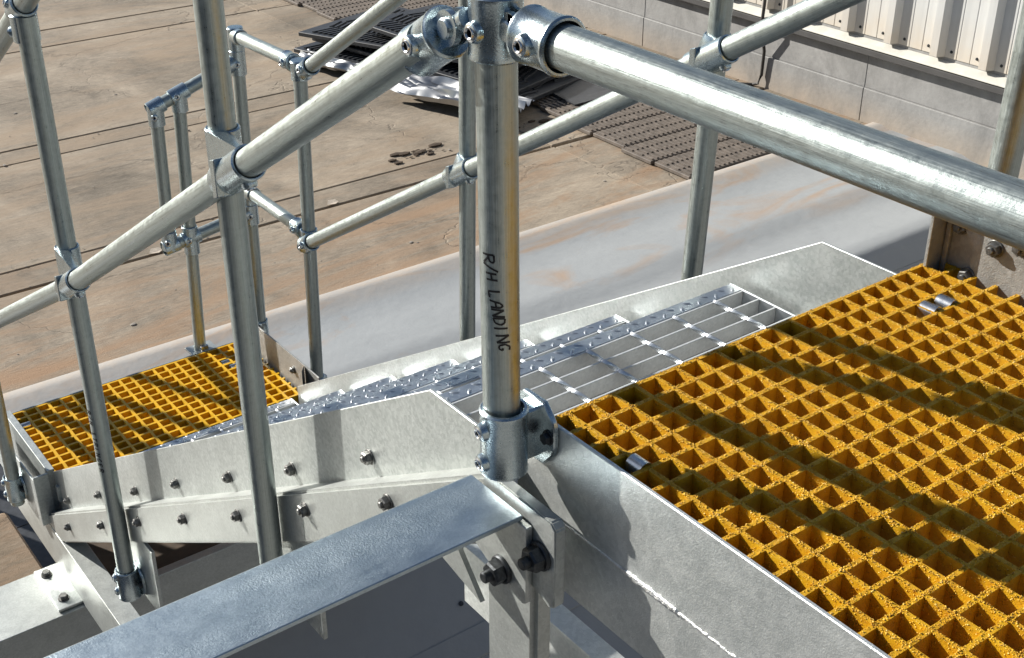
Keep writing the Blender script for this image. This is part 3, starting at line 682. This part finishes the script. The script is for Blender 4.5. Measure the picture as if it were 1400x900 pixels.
# deep side channel running back under the near beam
def sidech():
    f = lambda y: -1.768 - .1125 * (y - 1.96) if False else -1.80
    b = B(); y0, y1 = 1.2, 3.1
    py([(.0222, -2.0), (.0222, -1.813), (.0905, -1.813), (.0905, -1.823), (.033, -1.823), (.033, -1.992), (.06, -1.992), (.06, -2.0)], y0, y1, b, .0015); return b
sc2 = obj('side_channel', sidech(), CHAN, lp)
b = B(); box(b, -.062, .0235, 2.418, 2.672, -1.9985, -1.9865, .003, 2); fp = obj('foot_plate', b, PLATE, lp)
bolt(fp, (-.031, 2.625, -1.9865), (0, 0, 1), BOLT2_ME, 'foot_bolt'); bolt(fp, (-.026, 2.468, -1.9865), (0, 0, 1), BOLT2_ME, 'foot_bolt')
b = B(); tube((-.026, 2.468, -2.0), (-.026, 2.468, -2.06), .008, b, 12); lathe(b, (-.026, 2.468, -2.011), (0, 0, -1), [(.0145, 0), (.0145, .014), (0, .014)], 6); obj('foot_nut', b, DARKSTEEL, fp)
b = B(); prism(b, [(2.66, -1.985), (2.45, -1.985), (2.45, -1.98), (2.66, -1.90)], lambda p: (.0165, p[0], p[1]), lambda p: (.0235, p[0], p[1])); 
b.free()

# ------------------------------------------------------------------ beams and column
b1 = thing('support_beam', 'wide galvanised beam running from the corner post towards the lower left', 'beam', (-.4, 0, -.2))
b = B(); px([(-.066, -.106), (-.066, -.114), (.046, -.114), (.046, -.128), (.052, -.128), (.054, -.112), (.054, -.108), (.050, -.106)], -1.3, .003, b, .0012); obj('beam_body', b, BEAM, b1)
b = B(); px([(-.128, -.200), (-.128, -.098), (-.119, -.088), (.03, -.088), (.03, -.215), (-.02, -.215), (-.09, -.215), (-.118, -.232), (-.128, -.226)], .0075, .0265, b, .0022, 2); ep = obj('end_plate', b, CHAN, b1)
b = B(); px([(-.083, -.115), (-.083, -.242), (-.076, -.248), (-.03, -.242), (.036, -.212), (.036, -.115)], -.004, .0068, b, .0015); ep2 = obj('cleat', b, CHAN, b1)
bolt(ep, (.0072, -.1, -.153), MX, NUT_ME, 'big_bolt'); bolt(ep2, (-.0044, -.03, -.216), MX, NUT_ME, 'big_bolt')
b = B(); prism(b, [(.125, -.225), (.118, -.284), (.016, -.306), (.088, -.225)], lambda p: (-.01, p[0], p[1]), lambda p: (-.002, p[0], p[1])); obj('gusset', b, CHAN, b1)
co = thing('support_column', 'pale steel box column under the corner of the upper landing', 'column', (.05, 0, -4.4))
b = B(); box(b, .0285, .066, -.0585, .057, -4.4, -.235); es = [e for e in b.edges if abs((e.verts[0].co - e.verts[1].co).z) > 1]
bmesh.ops.bevel(b, geom=es, offset=.0085, segments=4, affect='EDGES'); obj('column_shaft', b, CHAN, co)
b = B(); box(b, -.05, .15, -.15, .15, -4.43, -4.4); obj('base_plate', b, PLATE, co)
b2 = thing('floor_beam', 'low galvanised beam carrying the foot of the stair with a bolted foot plate on it', 'beam', (.2, 2.54, -2.2))
b = B(); px([(2.402, -2.0), (2.68, -2.0), (2.68, -2.012), (2.418, -2.012), (2.418, -2.178), (2.43, -2.186), (2.68, -2.186), (2.68, -2.198), (2.36, -2.198), (2.36, -2.188), (2.395, -2.184), (2.402, -2.172)], -2.6, .11, b, .0015)
px([(2.402, -2.0), (2.44, -2.0), (2.44, -2.012), (2.418, -2.012), (2.418, -2.178), (2.44, -2.186), (2.44, -2.198), (2.36, -2.198), (2.36, -2.188), (2.395, -2.184), (2.402, -2.172)], .112, 2.2, b, .0015); obj('beam_body', b, CHAN, b2)
b3 = thing('cross_beam', 'lower galvanised beam glimpsed right of the column below the upper landing', 'beam', (.38, -.1, -.9))
b = B(); py([(.36, -.76), (.36, -.75), (.41, -.75), (.41, -.76), (.368, -.76), (.368, -.90), (.36, -.90)], -1.6, .6, b, .001); obj('beam_body', b, SIDE, b3)

# ------------------------------------------------------------------ handrails
def post(parent, P, Q, r=RT): return obj('post', tube(P, Q, r), TUBE, parent)
def rail(parent, P, Q, r=RT, name='rail'): return obj(name, tube(P, Q, r), TUBE, parent)
def along(P, Q, y): P, Q = Vector(P), Vector(Q); return P + (Q - P) * ((y - P.y) / (Q.y - P.y))
def crossover(parent, pp, rp, rd, r=RT, scr=True):
    """fitting where a sloping rail passes outside a post: rail sleeve, post sleeve and the web that joins them"""
    rd = Vector(rd).normalized(); pp = Vector(pp); rp = Vector(rp); ro = r + .006
    if rd.y > 0: rd = -rd
    b = B(); sleeve(rp - rd * .058, rp + rd * .062, ro, r + .0022, b); sleeve(pp - Vector((0, 0, .036)), pp + Vector((0, 0, .036)), ro, r + .002, b)
    s = 1 if pp.x > rp.x else -1; h = B(); _, u, v = basis(rd)
    for k in range(20):
        t = 2 * math.pi * k / 20; c = u * math.cos(t) + v * math.sin(t)
        for L in (-.028, .036):
            q = rp + rd * L + c * (ro - .001)
            if (q.x - rp.x) * s > -.004: h.verts.new(q)
        q = Vector((pp.x, pp.y, 0)) + Vector((math.cos(t), math.sin(t), 0)) * (ro - .0005)
        if (q.x - pp.x) * s < .006:
            for z in (-.034, .034): h.verts.new((q.x, q.y, pp.z + z))
    bmesh.ops.convex_hull(h, input=h.verts)
    lo = [x for x in h.verts if not x.link_faces]; bmesh.ops.delete(h, geom=lo, context='VERTS')
    me = bpy.data.meshes.new('tmp'); h.to_mesh(me); h.free(); b.from_mesh(me); bpy.data.meshes.remove(me)
    xf = rp.x - s * (ro + .0012); w = .0085; yc = rp.y - rd.y * .026; zc = rp.z - rd.z * .026
    prism(b, [(-w, -.030), (w, -.036), (w, .030), (-w, .036)], lambda p: (xf, yc + p[0], zc + p[1]), lambda p: (rp.x + s * .012, yc + p[0], zc + p[1]), .0015)
    f = obj('tube_fitting', b, FIT, parent)
    if scr:
        screw(f, pp + Vector((0, .0, -.022)), (-.3, -1, 0), ro)
        n = Vector((0, 0, -1)) - rd * Vector((0, 0, -1)).dot(rd); screw(f, rp + rd * .034, n, ro)
    return f
def base_flange(parent, c, xface, r=RT, scr=MX, h=.049):
    c = Vector(c); ro = r + .0072; s = 1 if xface > c.x else -1
    b = B(); sleeve(c - Vector((0, 0, h)), c + Vector((0, 0, h)), ro, r + .0025, b, rim=.001)
    box(b, min(c.x, xface - s * .004), max(c.x, xface - s * .004), c.y - .016, c.y + .016, c.z - h * .8, c.z + h * .8, .003)
    poly = [(-.046, -.012), (-.042, -.026), (-.022, -.05), (.022, -.05), (.042, -.026), (.046, -.012), (.046, .012), (.042, .026), (.022, .048), (-.022, .048), (-.042, .026), (-.046, .012)]
    a0, a1 = (xface - .009, xface) if s > 0 else (xface, xface + .009)
    prism(b, [(c.y + p[0], c.z + p[1]) for p in poly], lambda p: (a0, p[0], p[1]), lambda p: (a1, p[0], p[1]), .002)
    f = obj('base_flange', b, FIT, parent)
    for dz in (.024, -.024): screw(f, c + Vector((0, 0, dz)), scr, ro)
    for dy in (-.034, .034): bolt(f, (xface - s * .0092, c.y + dy, c.z), (-s, 0, 0), DBOLT_ME, 'flange_bolt')
    return f
def swivel(parent, hub, axis_pt, d, r, lug=True, start=.052, length=.066, discdir=MX):
    """swivel socket: lug on the hub collar, forked socket that takes the tube"""
    hub = Vector(hub); d = Vector(d).normalized(); ro = r + .0068; b = B()
    a = hub + d * start; sleeve(a, a + d * length, ro, r + .0035, b, rim=.0015)
    lathe(b, a, d, [(0, -.0008), (ro - .0008, -.0008), (ro + .0012, .002)], 32)
    side = Vector(discdir).normalized()
    for q in (-.0085, .0085):
        c = hub + d * (start * .62) + side * q
        lathe(b, c - side * .004, side, [(0, 0), (.021, 0), (.021, .008), (0, .008)], 24)
    up_ = Vector((0, 0, 1)); n = d.cross(side).normalized()
    for q in (-.0085, .0085):
        c0 = hub + side * q + d * (start * .62); c1 = hub + side * q + d * (start + .012)
        vs = [c0 + n * .02, c1 + n * .017, c1 - n * .017, c0 - n * .02]
        A = [b.verts.new(v - side * .004) for v in vs]; C = [b.verts.new(v + side * .004) for v in vs]
        b.faces.new(A); b.faces.new(C[::-1])
        for i in range(4): b.faces.new([A[i], C[i], C[(i + 1) % 4], A[(i + 1) % 4]])
    c = hub + d * (start * .62) + side * .0125
    lathe(b, c, side, [(.0125, 0), (.0125, .003), (.0105, .0048), (0, .005)], 24)
    c = hub + d * (start * .25); lathe(b, c - d * .015 - side * .0, d, [(.0, 0), (.012, 0), (.012, .03), (0, .03)], 16)
    f = obj('swivel_socket', b, FIT, parent)
    n2 = Vector(MX) - d * Vector(MX).dot(d)
    screw(f, a + d * (length * .5), n2, ro)
    return f
def collar(parent, P, z0, z1, r, scr=None):
    P = Vector(P); b = B(); sleeve((P.x, P.y, z0), (P.x, P.y, z1), r + .0068, r + .0015, b, rim=.0008); f = obj('tube_fitting', b, FIT, parent)
    if scr: screw(f, (P.x, P.y, (z0 + z1) / 2 - .002), scr, r + .0068)
    return f

# marker lettering drawn as thin ink strokes on the tube
GL = {'R': [[(0, 0), (0, 1)], [(0, 1), (.5, .95), (.62, .75), (.45, .55), (0, .5)], [(.2, .5), (.65, 0)]], '/': [[(0, -.05), (.55, 1.1)]],
      'H': [[(0, 0), (0, 1)], [(.55, 0), (.55, 1)], [(0, .5), (.55, .5)]], 'L': [[(0, 1), (0, 0), (.55, .02)]],
      'A': [[(0, 0), (.12, .8), (.32, 1), (.5, .8), (.55, 0)], [(.05, .45), (.52, .45)]], 'N': [[(0, 0), (0, 1), (.55, 0), (.55, 1)]],
      'D': [[(0, 0), (0, 1), (.4, .9), (.58, .55), (.4, .1), (0, 0)]], 'I': [[(.1, 0), (.1, 1)]],
      'G': [[(.58, .9), (.25, 1), (0, .6), (.1, .1), (.4, 0), (.58, .3), (.35, .35)]], 'S': [[(.5, .95), (.15, 1), (.02, .75), (.45, .4), (.45, .1), (.02, .02)]],
      'T': [[(.3, 0), (.3, 1)], [(0, 1), (.6, 1)]], 'E': [[(.55, 1), (0, 1), (0, 0), (.55, 0)], [(0, .5), (.4, .5)]], ' ': []}
def lettering(text, parent, P, Q, r, z0, ang0, ang1, h, adv, lw):
    """text reads down the post, tops of the letters to the right; ang in degrees about the tube, 0 = towards the camera"""
    P, Q = Vector(P), Vector(Q); cam = sc.camera.matrix_world.translation; b = B(); z = z0; n = len(text); R2 = random.Random(3)
    L = adv * n
    for i, ch in enumerate(text):
        wob = R2.uniform(-.08, .08); sc_ = R2.uniform(.88, 1.1)
        for stroke in GL[ch]:
            pts = []
            for (a, c), (a2, c2) in zip(stroke[:-1], stroke[1:]):
                for q in range(4): pts.append((a + (a2 - a) * q / 4, c + (c2 - c) * q / 4))
            pts.append(stroke[-1]); lo = []
            for a, c in pts:
                s = i * adv + a * h * sc_ * 1.05 + c * h * wob; lat = (c - .5) * h * sc_
                lo.append((s, lat))
            for k in range(len(lo) - 1):
                (s0, l0), (s1, l1) = lo[k], lo[k + 1]; ds, dl = s1 - s0, l1 - l0; m = math.hypot(ds, dl) or 1; nx_, ny_ = -dl / m * lw / 2, ds / m * lw / 2
                quad = []
                for s, l_ in ((s0 + nx_, l0 + ny_), (s1 + nx_, l1 + ny_), (s1 - nx_, l1 - ny_), (s0 - nx_, l0 - ny_)):
                    zz = z0 - s; ax = P + (Q - P) * ((zz - P.z) / (Q.z - P.z)); to = Vector((cam.x - ax.x, cam.y - ax.y, 0)).normalized(); rt = Vector((-to.y, to.x, 0))
                    an = math.radians(ang0 + (ang1 - ang0) * s / L) + l_ / r
                    quad.append(b.verts.new(ax + (to * math.cos(an) + rt * math.sin(an)) * (r + .0004)))
                b.faces.new(quad)
    return obj('marker_lettering', b, INK, parent, smooth=0)

# landing guardrail: corner post D with mid and top rail
RD = .0246
DP = lambda z: Vector((.0085, -.0115 + (z - .033) * .0175, z))
lg = thing('landing_guardrail', 'guardrail at the corner of the upper landing with marker lettering on its thick post', 'guardrail', DP(-.05))
D0, D1 = DP(-.055), DP(1.22)
dpost = post(lg, D0, D1, RD)
lettering('R/H LANDING', dpost, D0, D1, RD, .262, -34, 14, .016, .0121, .0026)
base_flange(lg, DP(-.012) + Vector((0, -.004, 0)), .0655, RD, (-1, .12, -.12))
ZH = .537; HX = .0105
HUB = DP(ZH - .004)
collar(lg, HUB, ZH - .04, ZH + .034, RD, (-.8, -.06, 0))
hr = rail(lg, (HX, -.10, ZH), (HX, -1.05, ZH), RD); hr.data.materials[0] = TUBE2
swivel(lg, (HX, HUB.y, ZH), None, (0, -1, 0), RD, start=.058, length=.062)
rail(lg, (.0085, .02, 1.2), (.0085, -1.3, 1.2), RD); collar(lg, DP(1.2), 1.15, 1.225, RD)

# near stair handrail: posts A, B, C, mid rail and top rail
nh = thing('stair_handrail', 'stair handrail on the near stringer with a post lettered in marker', 'handrail', (0, 1.4, -1.5))
pa = post(nh, (-.002, .752, -.87), (-.002, .750, .82)); pb = post(nh, (-.002, 1.762, -1.50), (-.002, 1.752, .17)); pc = post(nh, (-.03, 2.822, -1.79), (-.03, 2.735, -.45))
lettering('R/H STRINGER', pb, (-.002, 1.762, -1.50), (-.002, 1.752, .17), RT, -.862, -62, -42, .0135, .0165, .003)
MA, MB, MC = (-.030, .085, .502), (-.045, 1.60, -.420), (-.05, 3.4, -1.415)
r1 = rail(nh, MA, MB); r2 = rail(nh, MB, MC)
dA = (Vector(MB) - Vector(MA)); 
qa = along(MA, MB, .64); crossover(nh, (-.002, .751, qa.z - .0), qa + Vector((0, .0, 0)), dA)
qb = along(MA, MB, 1.60); crossover(nh, (-.002, 1.757, -.43), (-.045, 1.615, -.4285), dA)
swivel(nh, (-.018, .018, .541), None, Vector(MB) - Vector(MA), RT, start=.042, length=.072)
TA, TB = (-.002, .02, 1.195), (-.002, 3.2, -.645)
zt_ = lambda y: .178 - .575 * (y - 1.777)
rail(nh, (-.002, .02, zt_(.02)), (-.002, 3.2, zt_(3.2)))
def tee(parent, p, rd, r=RT, zlen=.075, scr=True):
    p = Vector(p); rd = Vector(rd).normalized(); b = B(); ro = r + .0065
    sleeve(p - rd * .034, p + rd * .034, ro, r + .0022, b); sleeve(p - Vector((0, 0, zlen)), p - Vector((0, 0, .012)), ro, r + .002, b)
    f = obj('tube_fitting', b, FIT, parent)
    if scr:
        screw(f, p - Vector((0, 0, zlen * .72)), (-.8, .6, 0), ro); n = Vector((-.8, .6, .2)); n -= rd * n.dot(rd); screw(f, p, n, ro)
    return f
tee(nh, (-.002, 1.765, zt_(1.765)), (0, 1, -.575)); tee(nh, (-.002, .75, zt_(.75)), (0, 1, -.575))
base_flange(nh, (-.002, 1.762, -1.45), .0333, RT, (-.9, .35, 0)); base_flange(nh, (-.002, .752, -.825), .0333, RT, (-.9, .35, 0)); base_flange(nh, (-.03, 2.822, -1.722), .0, RT, (-.9, .35, 0))

# far stair handrail: posts E (leaning), F, G
fh = thing('stair_handrail', 'stair handrail along the far stringer beyond the treads', 'handrail', (1.08, 1.6, -1.5))
def far_post(p, q, za, zb):
    p, q = Vector(p), Vector(q); f = lambda z: p + (q - p) * ((z - p.z) / (q.z - p.z)); post(fh, f(za), f(zb)); return f
fE = far_post((1.08, .679, .215), (1.08, .702, -.369), -.6, .85); fF = far_post((1.08, 1.59, -.123), (1.08, 1.61, -.894), -1.15, .25); fG = far_post((1.08, 2.562, -.394), (1.08, 2.62, -1.539), -1.68, -.33)
F0, F1 = (1.035, .2, .426), (1.035, 2.41, -.899); rail(fh, F0, along(F0, F1, 2.52))
fd = Vector(F1) - Vector(F0)
for f, yc in ((fE, .655), (fF, 1.565)):
    q = along(F0, F1, yc); crossover(fh, f(q.z), q, fd, scr=True)
zf = lambda y: -.212 + .609 * (2.295 - y)
rail(fh, (1.08, .0, zf(0)), (1.08, 2.50, zf(2.50)))
g_top = fG(-.345); collar(fh, g_top, -.39, -.325, RT); swivel(fh, Vector((1.08, 2.565, zf(2.565))), None, (0, -1, .609), RT, start=.045, length=.06, discdir=(-.8, -.6, 0))
b = B(); lathe(b, (g_top.x, g_top.y, -.326), (0, 0, 1), [(RT + .0066, 0), (RT + .005, .003), (0, .004)], 28); obj('end_cap', b, FIT, fh)
g_mid = fG(-.955); collar(fh, g_mid, -1.0, -.945, RT); swivel(fh, along(F0, F1, 2.575), None, fd * -1, RT, start=.045, length=.06, discdir=(-.8, -.6, 0))
base_flange(fh, fG(-1.61) , 1.0105, RT, (1, 0, 0), .04)

# guardrail of the lower landing: corner post H, post I, double-rail end J
eg = thing('end_guardrail', 'guardrail round the lower landing whose two rails are closed by a short upright', 'guardrail', (1.1, 3.15, ZL))
H0, H1_ = Vector((1.110, 3.15, -1.62)), Vector((1.135, 3.15, -.30)); fH = lambda z: H0 + (H1_ - H0) * ((z - H0.z) / (H1_.z - H0.z))
post(eg, H0, fH(-.375))
I0, I1 = Vector((.840, 3.15, -1.60)), Vector((.884, 3.15, -.60)); fI = lambda z: I0 + (I1 - I0) * ((z - I0.z) / (I1.z - I0.z)); post(eg, fI(-1.66), fI(-.58))
gt, gm = Vector((g_top.x, g_top.y, -.343)), Vector((1.08, g_mid.y, -.967))
rail(eg, gt + (fH(-.36) - gt) * .12, fH(-.385) + Vector((0, -.005, 0))); rail(eg, gm + (fH(-.99) - gm) * .12, fH(-1.0) + Vector((0, -.005, 0)))
dgh = (fH(-.38) - gt)
swivel(eg, gt, None, dgh, RT, start=.045, length=.065, discdir=(-.8, -.6, 0)); swivel(eg, gm, None, fH(-1.0) - gm, RT, start=.045, length=.065, discdir=(-.8, -.6, 0))
t0, t1 = Vector((1.126, 3.15, -.478)), Vector((.792, 3.15, -.591)); m0, m1 = Vector((1.118, 3.15, -1.085)), Vector((.776, 3.15, -1.1385))
rail(eg, t0, t1); rail(eg, m0, m1); rail(eg, t1 + Vector((.001, 0, 0)), m1, RT, 'end_upright')
def corner_fit(p, axes, r=RT, scr=(-.5, -.8, 0)):
    b = B(); ro = r + .0062; p = Vector(p)
    for d, a0, a1 in axes:
        d = Vector(d).normalized(); sleeve(p + d * a0, p + d * a1, ro, r + .002, b)
    f = obj('tube_fitting', b, FIT, eg); d = Vector(axes[0][0]).normalized(); screw(f, p + d * (axes[0][1] + axes[0][2]) / 2, scr, ro); return f
tdir = (t1 - t0); mdir = (m1 - m0); ghd = fH(-.385) - gt
corner_fit(fH(-.385), [((0, 0, 1), -.055, .03), (-ghd, .01, .06)]); b = B(); lathe(b, fH(-.356), (0, 0, 1), [(RT + .006, 0), (RT + .004, .003), (0, .004)], 28); obj('end_cap', b, FIT, eg)
corner_fit(fH(-.478), [((0, 0, 1), -.055, .04), (tdir, .01, .055)])
corner_fit(fH(-1.0), [((0, 0, 1), -.05, .035), (-(fH(-1.0) - gm), .01, .055)]); corner_fit(fH(-1.085), [((0, 0, 1), -.05, .035), (mdir, .01, .055)])
for fz, dirv, P0, P1 in ((-.56, tdir, t0, t1), (-1.125, mdir, m0, m1)):
    x = fI(fz).x; p = P0 + (P1 - P0) * ((x - P0.x) / (P1.x - P0.x))
    corner_fit(p, [(dirv, -.036, .036), ((0, 0, -1), -.01 if fz > -1 else -.05, .065)])
corner_fit(t1, [((0, 0, -1), -.012, .068), (-tdir, -.028, .034)]); corner_fit(m1, [((0, 0, 1), -.012, .064), (-mdir, -.028, .034)])
base_flange(eg, fH(-1.60), 1.02, RT, (-.6, -.8, 0), .035)
b = B(); box(b, .79, .90, 3.115, 3.19, ZL - .012, ZL - .003, .002); obj('foot_plate', b, PLATE, eg)
b = B(); box(b, .83, .862, 3.1135, 3.1275, ZL - .09, ZL + .02, .002); obj('foot_clip', b, STEEL, eg)

# far guardrail post on the upper landing
kg = thing('guard_post', 'stout galvanised guardrail post leaning in at the right edge of the upper landing', 'post', (.96, -.09, -.2))
kp = lambda z: Vector((.972, -.079 - (z - .2) * .02, z)) + Vector((.0, .0, 0)); post(kg, kp(-.2), kp(1.1), RD)
b = B(); box(b, .9075, .95, -.11, -.05, -.16, -.08, .002); obj('post_bracket', b, PLATE, kg)

# guardrail of the access way to the left of the lower landing
ag = thing('access_guardrail', 'guardrail of the access way left of the lower landing', 'guardrail', (-.4, 4.8, ZF))
for y in (5.02, 4.62, 4.38, 4.2): obj('post', tube((-.40, y, ZF), (-.40, y, -.2), RT), TUBE, ag)
for z in (-.2, -.75): obj('rail', tube((-.40, 4.1, z), (-.40, 5.6, z), RT), TUBE, ag)
